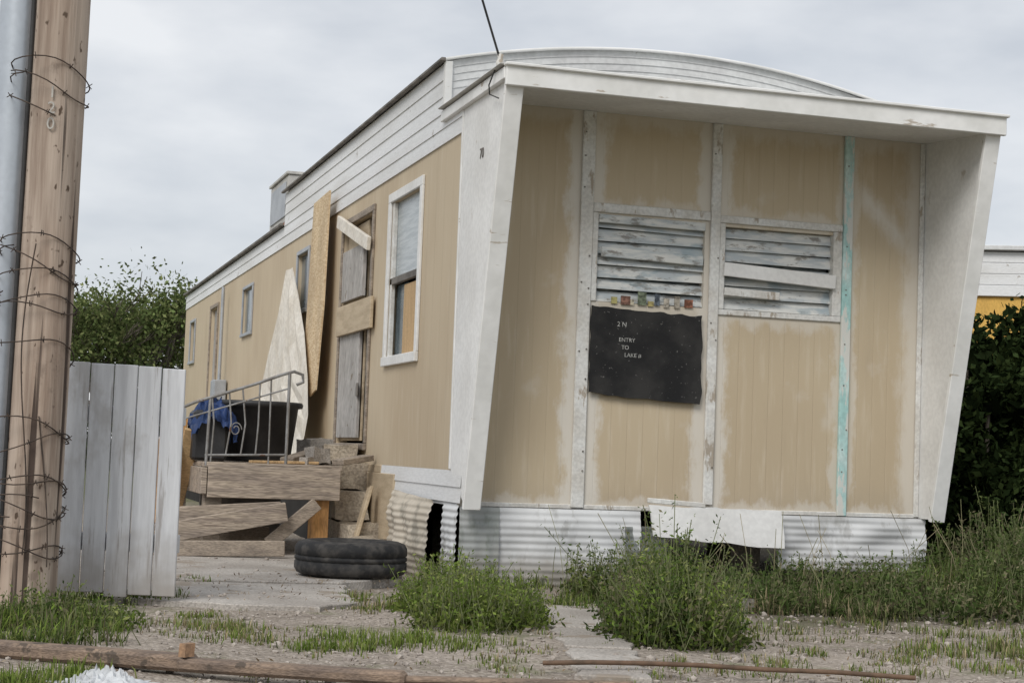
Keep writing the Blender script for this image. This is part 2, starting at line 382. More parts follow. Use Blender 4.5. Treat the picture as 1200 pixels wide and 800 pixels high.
mesh('sill_band_wall',[(.0,.0,.45),(.0,LEN,.45),(.0,LEN,.655),(.0,0,.655)],[(0,1,2,3)],m_lap,MH)
mesh('upper_band_wall',[(.001,.0,2.667),(.001,LEN,2.667),(.001,LEN,2.87),(.001,0,2.87)],[(0,1,2,3)],m_lap,MH)
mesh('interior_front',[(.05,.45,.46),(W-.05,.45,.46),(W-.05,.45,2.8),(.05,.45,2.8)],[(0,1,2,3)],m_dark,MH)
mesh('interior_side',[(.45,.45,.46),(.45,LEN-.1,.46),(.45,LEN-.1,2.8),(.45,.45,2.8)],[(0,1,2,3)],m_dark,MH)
laps('upper_band',-.002,.175,LEN,2.667,2.868,2,m_lap,MH,.009)
laps('raised_band',-.002,.64,6.72,2.868,3.19,3,m_lap,MH,.009)
laps('sill_band',-.002,-.1,2.02,.47,.652,2,m_lap,MH,.010)
box('sill_trim_far',-.012,0,2.02,LEN,.60,.655,m_tanboard,MH)
prism('cheek_left',[(-.006,.172,.665),(-.006,-.185,.452),(-.006,-.72,2.855),(-.006,.172,2.855)],(.06,0,0),m_white,MH,b=.003)
prism('cheek_right',[(W-.05,-.003,.452),(W-.05,-.17,.452),(W-.05,-.72,2.855),(W-.05,-.003,2.855)],(.056,0,0),m_white,MH,b=.003)
beam('corner_trim_left',(.03,-.195,.44),(.03,-.76,2.86),.03,.105,m_fascia,MH,up=(0,1,0))
beam('corner_trim_right',(W-.03,-.195,.44),(W-.03,-.76,2.86),.03,.10,m_fascia,MH,up=(0,1,0))
prism('soffit',[(.04,-.003,2.83),(W-.04,-.003,2.83),(W-.04,-.75,2.775),(.04,-.75,2.775)],(0,0,.02),m_white,MH)
beam('fascia',(-.03,-.775,2.815),(W+.035,-.775,2.815),.11,.03,m_fascia,MH)
beam('fascia_drip',(-.04,-.785,2.875),(W+.045,-.785,2.875),.018,.05,m_fascia,MH)
box('side_fascia',-.035,-.004,-.76,.62,2.80,2.868,m_fascia,MH)
beam('side_drip',(-.035,-.76,2.880),(-.035,.60,2.880),.010,.05,m_ac,MH)
box('lap_joint_strip',-.012,-.004,.16,.19,.66,2.8,m_fascia,MH)
def crown(name,y0,y1,zb,rise,m,ribs=0,seg=32):
    V=[];F=[]
    ys_=[y0,y1] if not ribs else list(np.linspace(y0,y1,ribs+1))
    for j,y in enumerate(ys_):
        for i in range(seg+1):
            x=-.03+(W+.06)*i/seg; t=i/seg
            V.append((x,y,zb+rise*(1-(2*t-1)**2)+(0.008 if j%2 else 0)))
    n=seg+1
    for j in range(len(ys_)-1):
        for i in range(seg): F.append((j*n+i,j*n+i+1,(j+1)*n+i+1,(j+1)*n+i))
    return mesh(name,V,F,m,MH)
m_roof=mat('white_coated_roof',(.66,.67,.67),(.55,.55,.55),rough=.5,scale=2,fine=30,fine_amt=.1,peel=(.38,.34,.3),peel_t=.66)
crown('front_roof',-.77,.64,2.876,.0,m_roof)
crown('rear_roof',6.72,LEN+.05,2.88,.12,m_roof,30)
crown('raised_roof',.62,6.74,3.2,.20,m_roof,60)
def crownface(name,y,off=0):
    seg=32;V=[];F=[]
    for i in range(seg+1):
        x=W*i/seg;t=i/seg
        V+=[(x,y,2.87),(x,y,3.195+.2*(1-(2*t-1)**2))]
    for i in range(seg): F.append((2*i,2*i+2,2*i+3,2*i+1))
    return mesh(name,V,F,m_roof,MH)
crownface('raised_face',.64); crownface('raised_back',6.72)
for k in range(1,5):
    tube('roof_rib',[(W*i/32,.636,3.197-.045*k+.2*(1-(2*i/32-1)**2)) for i in range(33)],.003,m_roof,MH,1)
lip=[(-.03+(W+.06)*i/32,.615,3.197+.2*(1-(2*i/32-1)**2)) for i in range(33)]
tube('crown_lip',lip,.010,m_fascia,MH)
mesh('raised_right',[(W,.64,2.87),(W,6.72,2.87),(W,6.72,3.2),(W,.64,3.2)],[(0,1,2,3)],m_lap,MH)
box('raised_edge',-.05,-.02,.60,6.75,3.188,3.208,m_rim,MH,b=.003)
box('raised_corner',-.018,.03,.612,.66,2.87,3.19,m_fascia,MH,b=.003)
box('rear_edge',-.05,-.02,6.72,LEN+.05,2.872,2.90,m_rim,MH,b=.003)
box('batten_a',.688,.768,-.022,-.002,.46,2.828,m_trim,MH)
box('batten_b',1.53,1.592,-.024,-.002,.50,2.828,m_trim,MH)
box('batten_teal',2.427,2.49,-.026,-.002,.455,2.828,m_teal,MH)
box('batten_edge',2.965,2.998,-.018,-.002,.46,2.828,m_trim,MH)
box('rail_top',.769,1.529,-.018,-.002,2.225,2.28,m_trim,MH)
box('rail_top_b',1.593,2.426,-.018,-.002,2.22,2.265,m_trim,MH)
box('rail_low',1.593,2.426,-.014,-.002,1.655,1.69,m_trim,MH)
box('jamb_a',.769,.806,-.012,.05,1.69,2.224,m_trim,MH); box('jamb_b',1.593,1.632,-.014,.05,1.691,2.219,m_trim,MH); box('jamb_c',2.365,2.426,-.014,.05,1.691,2.219,m_trim,MH)
box('base_trim',.05,W-.06,-.012,-.001,.452,.48,m_trim,MH)
for _ in range(26):
    xx=random.choice((.705,.75,1.545,1.58,2.45,2.475)); zz=random.uniform(.6,2.75)
    box('nail_head',xx-.004,xx+.004,-.0285,-.020,zz-.004,zz+.004,m_rim,MH,b=0)
for (a,b,tag) in ((.807,1.50,'l'),(1.636,2.364,'r')):
    n=7
    for i in range(n):
        z=1.695+i*.073
        p=random.uniform(.010,.018); s=random.uniform(-.006,.006); hh=random.choice((.052,.062,.072,.072))
        V=[(a,.030-p,z+s),(b,.030-p,z-s),(b,.030+p,z+hh-s),(a,.030+p,z+hh+s)]
        prism('louver_'+tag,V,(0,.005,0),m_slat,MH)
    box('window_back_'+tag,a,b,.075,.08,1.69,2.2,m_curtain,MH,b=0)
beam('window_patch_board',(1.62,-.03,1.935),(2.375,-.03,1.90),.085,.016,m_white,MH)
beam('window_patch_board_b',(1.63,-.02,1.80),(2.0,-.02,1.79),.05,.014,m_trim,MH)
beam('window_patch_board_c',(.83,-.006,1.99),(1.49,-.006,1.975),.06,.014,m_slat,MH)
beam('window_patch_board_d',(.81,-.004,2.19),(1.50,-.004,2.185),.05,.012,m_slat,MH)
for i,(c) in enumerate([(.42,.38,.16),(.30,.16,.12),(.55,.5,.38),(.22,.26,.18),(.5,.42,.18),(.15,.18,.22),(.55,.5,.42),(.4,.36,.3),(.38,.16,.1)]):
    mm=mat('label_%d'%i,c,tuple(v*.35 for v in c),scale=45,bump=0)
    x=.90+i*.058+random.uniform(-.012,.012); z=1.672+random.uniform(0,.02); box('window_label',x,x+random.uniform(.03,.062),-.012-.002*(i%2),-.006,z,z+random.uniform(.025,.08),mm,MH,b=0)
prism('black_board',ragged([(.77,-.036,1.14),(1.20,-.036,1.118),(1.485,-.036,1.10),(1.49,-.036,1.40),(1.478,-.036,1.63),(1.1,-.036,1.645),(.775,-.036,1.665)],.025,.014,3),(0,.012,0),m_blackboard,MH)
for (tx,x,z,s) in (('2 N',.965,1.545,.04),('ENTRY',1.0,1.455,.034),('TO',.99,1.41,.034),('LAKE #',1.04,1.365,.034)):
    text('chalk_text',tx,s,basis((1,0,-.02),(0,0,1),(0,-1,0),(x,-.0385,z)),m_chalk,MH,.0005)
prism('hanging_panel',ragged([(1.14,-.13,.495),(2.0,-.13,.475),(2.02,-.15,.255),(1.72,-.15,.27),(1.17,-.15,.31)],.06,.012,5),(0,.015,0),m_white,MH)
beam('hanging_panel_brace',(1.14,-.10,.52),(1.5,-.12,.50),.03,.03,m_trim,MH)

def ribbed(name,p0,p1,z0,z1,m,bulge=0,per=.042,amp=.0024,wav=.01,z0b=None,z1b=None):
    p0=Vector((*p0,0));p1=Vector((*p1,0));d=(p1-p0);nrm=Vector((d.y,-d.x,0)).normalized()
    z0b=z0 if z0b is None else z0b; z1b=z1 if z1b is None else z1b
    nu=24;nv=int((z1-z0)/per*8);V=[];F=[]
    for j in range(nv+1):
        for i in range(nu+1):
            t=i/nu;s=j/nv
            z=(z0+(z0b-z0)*t)*(1-s)+(z1+(z1b-z1)*t)*s
            off=amp*math.sin(2*math.pi*z/per)+bulge*math.sin(math.pi*s)*(.6+.4*math.sin(3*t))+wav*noise.noise(Vector((t*4,s*3,p0.x+7)))
            p=p0+d*t+nrm*off; V.append((p.x,p.y,z))
    n=nu+1
    for j in range(nv):
        for i in range(nu): F.append((j*n+i,j*n+i+1,(j+1)*n+i+1,(j+1)*n+i))
    return mesh(name,V,F,m,MH,True)
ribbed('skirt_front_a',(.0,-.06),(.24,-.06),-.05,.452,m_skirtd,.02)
ribbed('skirt_front_b',(.235,-.05),(1.12,-.05),-.05,.452,m_skirt,.015,wav=.03)
ribbed('skirt_front_c',(2.02,-.05),(3.03,-.05),.12,.452,m_skirt,.02,wav=.03)
ribbed('skirt_loose',(1.0,-.10),(1.35,.12),-.03,.36,m_skirtd,.03)
ribbed('skirt_side_a',(-.015,.26),(-.01,-.06),-.04,.46,m_skirt,.015,z0b=-.02,amp=.004)
ribbed('skirt_side_b',(-.03,1.55),(-.05,.36),-.04,.50,m_skirtc,.06,wav=.05,z1b=.47,amp=.004)
box('skirt_tan_panel',-.02,0,1.58,2.6,.02,.60,m_tanboard,MH)
for nm,a in (('chassis_beam',.7),('chassis_beam_b',2.2)):
    box(nm,a,a+.1,.05,LEN-.2,.25,.45,m_rim,MH)
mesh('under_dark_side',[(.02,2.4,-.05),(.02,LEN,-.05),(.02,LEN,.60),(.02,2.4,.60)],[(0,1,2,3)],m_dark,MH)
for y in (1.0,3.2,6,9,12):
    for x in (.7,2.2): box('pier',x-.02,x+.2,y,y+.4,-.05,.25,m_block,MH)

def wframe(nm,y0,y1,z0,z1,t,m,proud=.02):
    box(nm+'_top',-proud,-.001,y0-t,y1+t,z1,z1+t,m,MH); box(nm+'_bot',-proud-.01,-.001,y0-t,y1+t,z0-t,z0,m,MH)
    box(nm+'_l',-proud,-.001,y0-t,y0,z0,z1,m,MH); box(nm+'_r',-proud,-.001,y1,y1+t,z0,z1,m,MH)
wframe('side_window',1.16,2.02,1.40,2.48,.065,m_white)
box('side_window_upper',.03,.04,1.16,2.02,1.95,2.48,m_blind,MH,b=0)
box('side_window_meet',.0,.03,1.16,2.02,1.90,1.95,m_rim,MH)
box('side_window_ply',.02,.035,1.16,1.66,1.40,1.88,m_ply,MH)
box('side_window_lower',.05,.055,1.66,2.02,1.40,1.90,m_glass,MH,b=0)
box('side_window_stile',.0,.03,1.16,1.20,1.95,2.48,m_trim,MH); box('side_window_stile_b',.0,.03,1.97,2.02,1.40,2.48,m_trim,MH)
wframe('side_window_b',5.28,5.84,1.98,2.49,.04,m_metal); box('glass_b',.03,.035,5.28,5.84,1.98,2.49,m_glass,MH,b=0)
wframe('side_window_c',8.66,9.36,1.97,2.46,.035,m_metal); box('glass_c',.02,.025,8.66,9.36,1.97,2.46,m_glass,MH,b=0)
wframe('side_window_d',14.05,14.6,1.88,2.42,.04,m_metal); box('glass_d',.03,.035,14.05,14.6,1.88,2.42,m_glass,MH,b=0)
wframe('far_door_frame',11.6,12.3,1.15,2.45,.05,m_lumber); box('far_door',.04,.05,11.75,12.3,1.15,2.45,m_door,MH)
wframe('door_frame',2.62,3.72,.80,2.50,.05,m_lumber,.018)
box('door_skin_upper',-.012,.02,2.92,3.70,1.90,2.30,m_door,MH); box('door_skin_lower',-.008,.02,2.95,3.70,.84,1.66,m_door,MH)
box('door_core',.03,.05,2.95,3.7,.82,2.48,m_tanboard,MH)
box('door_side_ply',.03,.045,2.62,2.86,1.3,2.5,m_lumber,MH)
box('door_board',-.045,-.02,2.43,3.69,1.63,1.86,m_tanboard,MH)
beam('door_diagonal',(-.05,3.74,2.55),(-.05,2.55,2.25),.10,.03,m_cream,MH,up=(0,0,1))
box('door_hinge',-.02,-.008,2.9,2.95,1.15,1.25,m_rim,MH)
text('unit_number','70',.085,basis((0,-1,0),(0,0,1),(-1,0,0),(-.009,-.27,2.44)),m_rim,MH,.001)
AC=empty('evaporative_cooler')
box('cabinet',.07,1.15,7.1,8.2,2.97,3.44,m_ac,AC,b=.01); box('lid',.05,1.17,7.08,8.22,3.44,3.47,m_ac,AC)
m_rust=mat('rust',(.36,.15,.07),(.2,.1,.06))
box('base_pan',.06,1.16,7.09,8.21,2.93,2.97,m_rust,AC)
box('access_panel',.058,.07,7.2,8.1,3.03,3.38,m_metal,AC,b=.004)
box('curb',.12,1.1,7.15,8.1,2.86,2.93,m_rust,AC)
MB=empty('electric_meter_box')
box('cabinet',-.16,-.015,10.4,10.75,1.05,1.5,m_metal,MB,b=.01); tube('conduit',[(-.08,10.6,1.5),(-.08,10.6,2.6)],.02,m_metal,MB); tube('conduit_low',[(-.08,10.6,1.05),(-.08,10.6,0)],.02,m_metal,MB)

prism('strand_board_sheet',[(-.07,4.02,2.84),(-.07,4.72,2.82),(-.10,4.70,1.6),(-.11,4.62,1.36),(-.11,4.30,1.17),(-.11,4.05,1.22),(-.09,3.98,1.9)],(-.014,0,0),m_osb)
V=[];F=[];out=[((5.75,2.34),(5.55,2.36)),((6.1,2.0),(5.0,2.05)),((6.5,1.6),(4.6,1.7)),((6.8,1.3),(4.25,1.3)),((6.6,1.1),(4.1,1.16)),((5.8,.95),(4.05,1.0)),((5.3,.80),(4.1,.85)),((4.9,.64),(4.3,.66))]
for i,(a,b) in enumerate(out):
    for k in range(9):
        t=k/8; y=a[0]*(1-t)+b[0]*t; z=a[1]*(1-t)+b[1]*t
        V.append((-.13-.04*i/6+.05*noise.noise(Vector((y*3,z*4,1))),y,z+.05*noise.noise(Vector((y*5,z*5,2)))))
for i in range(7):
    for k in range(8): F.append((i*9+k,i*9+k+1,(i+1)*9+k+1,(i+1)*9+k))
mesh('torn_house_wrap',V,F,m_cream)

# ------------------------------------------------------------------ deck
DK=empty('wooden_deck')
y0=2.0
for i in range(17):
    y=y0+.01+i*.148; box('plank',-1.22+random.uniform(-.02,.02),-.28,y,y+.14,.60,.632+random.uniform(0,.004),m_lumberx,DK)
box('rim_front',-1.2,-.3,y0-.045,y0-.005,.40,.615,m_lumberx,DK)
box('rim_side',-1.245,-1.205,y0-.04,4.5,.42,.598,m_lumberx,DK)
for x,y,mm in ((-1.15,2.1,m_lumber),(-.42,2.08,m_orange),(-1.15,4.3,m_lumber),(-.42,4.3,m_lumber)): box('post',x-.06,x+.06,y-.06,y+.06,-.02,.59,mm,DK)
box('under_board',-1.1,-.5,3.2,3.24,-.02,.59,m_rim,DK)
beam('brace',(-.78,1.93,.10),(-.46,1.93,.38),.09,.035,m_lumber,DK)
LP=empty('lumber_pile')
beam('beam_a',(-1.55,1.82,.15),(-.68,1.86,.32),.13,.05,m_lumberx,LP)
beam('beam_b',(-1.5,1.95,.27),(-.70,1.98,.33),.11,.05,m_lumberx,LP)
beam('beam_c',(-1.62,1.72,.07),(-.72,1.62,.09),.10,.05,m_lumber,LP)
beam('beam_d',(-1.5,2.2,.10),(-.7,2.5,.12),.14,.06,m_lumber,LP)
beam('leaning_plank',(-1.50,2.45,.20),(-1.36,2.6,.94),.03,.17,m_orange,LP,up=(0,1,0))
beam('leaning_plank_b',(-1.36,2.9,.1),(-1.25,2.5,.85),.03,.12,m_ply,LP,up=(0,1,0))
RL=empty('metal_stair_railing')
def rz(x): return .99+(x+1.42)/(.74)*.26
yR=2.03
tube('top_rail',[(-1.43,yR,.97),(-1.3,yR,rz(-1.3)),(-.9,yR,rz(-.9)),(-.72,yR,1.245),(-.64,yR,1.27),(-.58,yR,1.25),(-.575,yR,1.20),(-.62,yR,1.18)],.011,m_rail,RL)
tube('bottom_rail',[(-1.22,yR,.68),(-.68,yR,.70)],.008,m_rail,RL)
tube('mid_rail',[(-1.42,yR,.90),(-.68,yR,1.15)],.006,m_rail,RL)
for i,x in enumerate((-1.18,-1.08,-.98,-.88,-.79)): tube('baluster',[(x,yR,.62 if i in(0,4) else .69),(x+random.uniform(-.03,.03),yR+random.uniform(-.02,.02),.9),(x+random.uniform(-.015,.015),yR,rz(x))],.006,m_rail,RL)
tube('newel',[(-.67,yR,.61),(-.67,yR,1.26)],.011,m_rail,RL)
tube('newel_b',[(-1.21,yR,.61),(-1.20,yR,1.06)],.010,m_rail,RL)
for k in (-1.02,): tube('scroll',[(k+.04*math.cos(a)*(1-a/14),yR,.86+.05*math.sin(a)*(1-a/14)) for a in np.linspace(0,9,28)],.004,m_rail,RL)

def lathe(name,prof,cx,cy,m,parent=None,seg=40,sx=1,sy=1):
    V=[];F=[]
    for (rr,z) in prof:
        for i in range(seg):
            a=2*math.pi*i/seg; V.append((cx+rr*sx*math.cos(a),cy+rr*sy*math.sin(a),z))
    for j in range(len(prof)-1):
        for i in range(seg): F.append((j*seg+i,j*seg+(i+1)%seg,(j+1)*seg+(i+1)%seg,(j+1)*seg+i))
    return mesh(name,V,F,m,parent,True)
lathe('black_plastic_tub',[(0,.64),(.26,.64),(.27,.65),(.315,1.03),(.345,1.035),(.35,1.06),(.34,1.075),(.31,1.07),(.245,.68),(0,.68)],-.77,2.9,m_blacktub)
V=[];F=[];n=26
for j in range(n):
    for i in range(n):
        a=i/(n-1)-.5;b=j/(n-1)-.5; rr=math.hypot(a,b)
        z=1.10-.6*rr*rr+.07*noise.noise(Vector((a*9,b*9,4)))+.03*noise.noise(Vector((a*22,b*22,1)))
        V.append((-1.12+a*.32+.03*noise.noise(Vector((a*12,b*12,9))),2.52+b*.36+.03*noise.noise(Vector((a*12,b*12,2))),z-.03))
for j in range(n-1):
    for i in range(n-1): F.append((j*n+i,j*n+i+1,(j+1)*n+i+1,(j+1)*n+i))
mesh('blue_tarp',V,F,m_blue,None,True)
box('storage_bin',-1.26,-1.02,2.42,2.72,.64,.99,m_blacktub,None,b=.02)
SP=empty('broken_steps')
def rough_block(nm,c,s,mm,par,rz_=0):
    bm=bmesh.new(); bmesh.ops.create_cube(bm,size=1); bmesh.ops.subdivide_edges(bm,edges=bm.edges,cuts=3,use_grid_fill=True)
    for v in bm.verts:
        p=Vector((v.co.x*s[0],v.co.y*s[1],v.co.z*s[2])); p+=Vector((noise.noise(p*9+Vector(c)),noise.noise(p*9+Vector(c)*2),noise.noise(p*9+Vector(c)*3)))*min(.025,min(s)*.25)
        v.co=Matrix.Rotation(rz_,3,'Z')@p+Vector(c)
    me=bpy.data.meshes.new(nm); bm.to_mesh(me); bm.free(); me.materials.append(mm); return link(bpy.data.objects.new(nm,me),par)
rough_block('step_block_a',(-.14,2.25,.12),(.26,.6,.26),m_block,SP,.1)
rough_block('step_block_b',(-.14,2.45,.36),(.24,.5,.2),m_block,SP,-.1)
rough_block('step_block_c',(-.13,2.6,.56),(.25,.4,.18),m_block,SP,.15)
rough_block('step_block_d',(-.16,2.75,.72),(.24,.3,.13),m_block,SP,-.2)
rough_block('step_block_e',(-.10,1.75,.08),(.18,.3,.16),m_block,SP,.4)
beam('board_a',(-.3,2.1,.66),(-.05,2.25,.70),.04,.12,m_lumber,SP); beam('board_b',(-.22,1.9,.05),(-.08,2.0,.5),.09,.025,m_tanboard,SP,up=(0,1,0))
beam('board_c',(-.62,2.3,.66),(-.35,2.8,.72),.04,.1,m_lumber,SP); rough_block('block_f',(-.38,2.45,.70),(.14,.14,.12),m_concrete,SP,.3)
rough_block('block_g',(-.28,3.1,.72),(.2,.2,.2),m_concrete,SP,.3)
beam('board_d',(-.9,2.12,.645),(-.42,2.2,.65),.02,.07,m_ply,SP); rough_block('block_h',(-.5,2.2,.66),(.09,.07,.05),m_concrete,SP,.8)

def tire(cx,cy,R=.325,h=.20,z0=.03):
    ri=.185;zc=z0+h/2
    pts=[(ri,zc-.07),(ri+.02,zc-.085),(ri+.07,zc-.10),(R-.05,zc-.098),(R-.015,zc-.085),(R,zc-.06)]
    pr=pts+[(R,zc-.02),(R-.008,zc-.018),(R-.008,zc-.012),(R,zc-.010),(R,zc+.010),(R-.008,zc+.012),(R-.008,zc+.018),(R,zc+.02)]+[(a,2*zc-b) for a,b in pts[::-1]]+[(ri-.005,zc+.05),(ri+.05,zc+.04),(R-.06,zc+.03),(R-.06,zc-.03),(ri+.05,zc-.05),(ri-.005,zc-.05),(ri,zc-.07)]
    t=NT('tire_rubber',.75,spec=.3)
    c=t.mix(t.mr(t.noise(14),.4,.7),(.022,.022,.023),(.07,.065,.06)); t.bump(t.noise(60),.3,.003); mt=t.col(c)
    o=lathe('car_tire',pr,cx,cy,mt,None,72)
    for v in o.data.vertices:
        d=Vector((v.co.x-cx,v.co.y-cy))
        if d.length>R-.004:
            a=math.atan2(d.y,d.x)
            if int((a+math.pi)/(2*math.pi)*72+.5)%2: v.co.x-=d.x*.012; v.co.y-=d.y*.012
    return o
tire(-.57,.20)

# ------------------------------------------------------------------ fence
FN=empty('white_plank_fence')
A=Vector((-1.735,-1.41,0));B=Vector((-2.385,-1.21,0));d=(B-A);n6=6;ln=d.length;dn=d/ln;nr=Vector((dn.y,-dn.x,0))
if nr.y>0: nr=-nr
wd=ln/n6
for i in range(n6):
    a=A+dn*(wd*i+.002);b=A+dn*(wd*(i+1)-.004)
    zt=1.105+.004*i+random.uniform(-.004,.004); zb=.02+random.uniform(0,.03); off=nr*random.uniform(-.004,.004)
    poly=[a+off+Vector((0,0,zb)),b+off+Vector((0,0,zb)),b+off+Vector((0,0,zt+.002)),a+off+Vector((0,0,zt))]
    prism('plank',poly,-nr*.02,m_fence,FN,b=.003)
for z in (.28,.88): beam('rail',A-nr*.045+Vector((0,0,z)),B-nr*.045+Vector((0,0,z)),.085,.035,m_fence,FN)
# ------------------------------------------------------------------ utility pole
UP=empty('utility_pole')
px,py=-2.41,-1.74; rv=Vector((.957,-.289,0))
def poleat(z): return Vector((px+.006*z,py,z))
seg=48;V=[];F=[];zs=list(np.linspace(-.2,9,60))
for z in zs:
    c=poleat(z); R=.124-.002*z
    for i in range(seg):
        a=2*math.pi*i/seg; k=R*(1+.03*noise.noise(Vector((math.cos(a)*3,math.sin(a)*3,z*.25)))+.02*noise.noise(Vector((math.cos(a)*14,math.sin(a)*14,z*.3))))
        V.append((c.x+k*math.cos(a),c.y+k*math.sin(a),z))
for j in range(len(zs)-1):
    for i in range(seg): F.append((j*seg+i,j*seg+(i+1)%seg,(j+1)*seg+(i+1)%seg,(j+1)*seg+i))
F.append(tuple(range((len(zs)-1)*seg,len(zs)*seg)))
mesh('shaft',V,F,m_pole,UP,True)
m_post=mat('painted_steel_post',(.47,.51,.56),(.40,.44,.49),rough=.4,metal=.3,scale=2,fine=30,fine_amt=.05)
tube('steel_riser',[poleat(z)-rv*.195+Vector((0,.03,0)) for z in (-.1,3,6,8.6)],.085,m_post,UP,8)
tube('riser_cable',[poleat(z)-rv*.112+Vector((-.02,-.055,0)) for z in np.linspace(-.1,8,30)],.010,m_cable,UP)
for i,(ch,z) in enumerate((('1',2.25),('2',2.18),('0',2.11))):
    c=poleat(z)+rv*.012; c2=c+Vector((-.289,-.957,0))*.131
    text('tag_digit',ch,.075,basis((.957,-.289,0),(0,0,1),(-.289,-.957,0),c2),m_tag,UP,.002)
strands=[];barbs=[]
def wrap(z0,turns,dz,a0,loop=.08):
    pts=[];n=int(turns*26); ph=random.uniform(0,6)
    for i in range(n+1):
        a=a0+2*math.pi*turns*i/n; z=z0+dz*i/n+.04*math.sin(a+ph)+.012*math.sin(a*2.3+ph)
        R=.134-.002*z+.008*(1+math.sin(a*3+z0))*.5+ (loop*max(0,math.cos(a-math.pi-.3))**2)
        c=poleat(z); pts.append((c.x+R*math.cos(a),c.y+R*math.sin(a),z))
    strands.append(pts)
    for i in range(2,n,4):
        p=Vector(pts[i]);q=Vector(pts[i-1]);dd=(p-q).normalized();s=dd.cross(Vector((random.uniform(-1,1),random.uniform(-1,1),1))).normalized()
        s2=dd.cross(s); barbs.append([p-s*.017,p+s*.017]); barbs.append([p-s2*.015+dd*.008,p+s2*.015+dd*.008])
wrap(2.40,1.2,-.10,2.6); wrap(2.33,1.2,-.14,3.4); wrap(1.62,1.3,-.08,2); wrap(1.56,1.0,-.2,3.4); wrap(1.48,1.2,-.12,2.4); wrap(1.36,1.3,-.06,1); wrap(1.28,.8,.12,2.8); wrap(1.2,.7,-.15,3.2)
wrap(.82,1.2,-.1,2.5); wrap(.7,1.0,.08,3); wrap(.62,.8,-.2,3.2); wrap(.56,1.2,-.1,3.6);wrap(.50,1.3,-.12,2.2); wrap(.40,1.2,.06,2.9); wrap(.33,1.4,-.1,1.2); wrap(.3,.9,-.15,3.6)
tubes('barbed_wire',strands,.0029,m_wire,UP); tubes('barbs',barbs,.002,m_wire,UP,1)
tube('hanging_wire',[poleat(z)+Vector((-.06+.03*math.sin(z*4),-.14-.01*math.cos(z*7),0)) for z in np.linspace(.25,1.6,30)],.003,m_wire,UP)
tube('hanging_wire_b',[poleat(z)+Vector((.02+.05*math.sin(z*3+1),-.135-.01*math.cos(z*5),0)) for z in np.linspace(.2,.85,20)],.003,m_wire,UP)
SD=empty('service_wire')
p0=Vector((-.02,-.62,2.93));p1=Vector((-2.0,-1.6,8.2))
tube('wire',[p0.lerp(p1,t)-Vector((0,0,1))*(.5*t*(1-t))*1.6 for t in np.linspace(0,1,40)],.0065,m_cable,SD)
tube('wire_tail',[p0,(-.05,-.60,2.86),(-.06,-.55,2.80),(-.04,-.5,2.76),(-.03,-.62,2.72),(-.045,-.7,2.70)],.004,m_cable,SD)
lathe('insulator',[(0,2.88),(.02,2.88),(.025,2.92),(.014,2.94),(.02,2.96),(0,2.97)],-.02,-.62,m_trim,SD,12)

# ------------------------------------------------------------------ foliage builders
def blades_mesh(name,P,h,wd,az,lean,col,mt=m_leaf):
    n=len(P); w2=wd[:,None]/2
    s=np.stack([-np.sin(az),np.cos(az),np.zeros(n)],1); dd=np.stack([np.cos(az),np.sin(az),np.zeros(n)],1); up=np.array([0,0,1.])
    m=P+dd*(h*lean*.35)[:,None]+up*(h*.55)[:,None]; tp=P+dd*(h*lean)[:,None]+up*(h*np.clip(1-lean*.35,.3,1))[:,None]
    V=np.stack([P-s*w2,P+s*w2,m+s*w2*.8,m-s*w2*.8,tp],1).reshape(-1,3)
    me=bpy.data.meshes.new(name); me.vertices.add(5*n); me.vertices.foreach_set('co',V.ravel())
    base=np.arange(n)*5
    loops=np.stack([base,base+1,base+2,base+3,base+3,base+2,base+4],1).ravel()
    me.loops.add(7*n); me.loops.foreach_set('vertex_index',loops)
    me.polygons.add(2*n); st=np.stack([np.arange(n)*7,np.arange(n)*7+4],1).ravel(); me.polygons.foreach_set('loop_start',st)
    me.update(calc_edges=True)
    ca=me.color_attributes.new('Col','FLOAT_COLOR','POINT')
    c=np.ones((n,5,4)); c[:,:,:3]=col[:,None,:]; c[:,0:2,:3]*=.6
    ca.data.foreach_set('color',c.ravel()); me.materials.append(mt); me.validate()
    return link(bpy.data.objects.new(name,me))
def leaves_mesh(name,P,size,col,parent=None,flat=.0,asp=.55):
    n=len(P); a=rng.normal(size=(n,3)); a/=np.linalg.norm(a,axis=1)[:,None]; b=rng.normal(size=(n,3)); b-=a*(a*b).sum(1)[:,None]; b/=np.linalg.norm(b,axis=1)[:,None]
    A_=a*size[:,None]; B_=b*(size*asp)[:,None]
    V=np.stack([P-A_,P+B_*.9,P+A_,P-B_*.9],1).reshape(-1,3)
    me=bpy.data.meshes.new(name); me.vertices.add(4*n); me.vertices.foreach_set('co',V.ravel())
    me.loops.add(4*n); me.loops.foreach_set('vertex_index',np.arange(4*n)); me.polygons.add(n); me.polygons.foreach_set('loop_start',np.arange(n)*4)
    me.update(calc_edges=True)
    ca=me.color_attributes.new('Col','FLOAT_COLOR','POINT'); c=np.ones((n,4,4)); c[:,:,:3]=col[:,None,:]; ca.data.foreach_set('color',c.ravel())
    me.materials.append(m_leaf); me.validate(); return link(bpy.data.objects.new(name,me),parent)
def cols(n,palette,var=.25):
    p=np.array(palette)[rng.integers(0,len(palette),n)]; return np.clip(p*(1+rng.normal(0,var,(n,1))),.004,1)
G_B=[(.19,.245,.06),(.15,.215,.045),(.23,.255,.09),(.12,.175,.04)]
G_D=[(.09,.13,.04),(.065,.10,.03),(.12,.145,.055),(.18,.165,.10)]
G_Y=[(.30,.25,.15),(.36,.30,.19),(.19,.21,.09)]
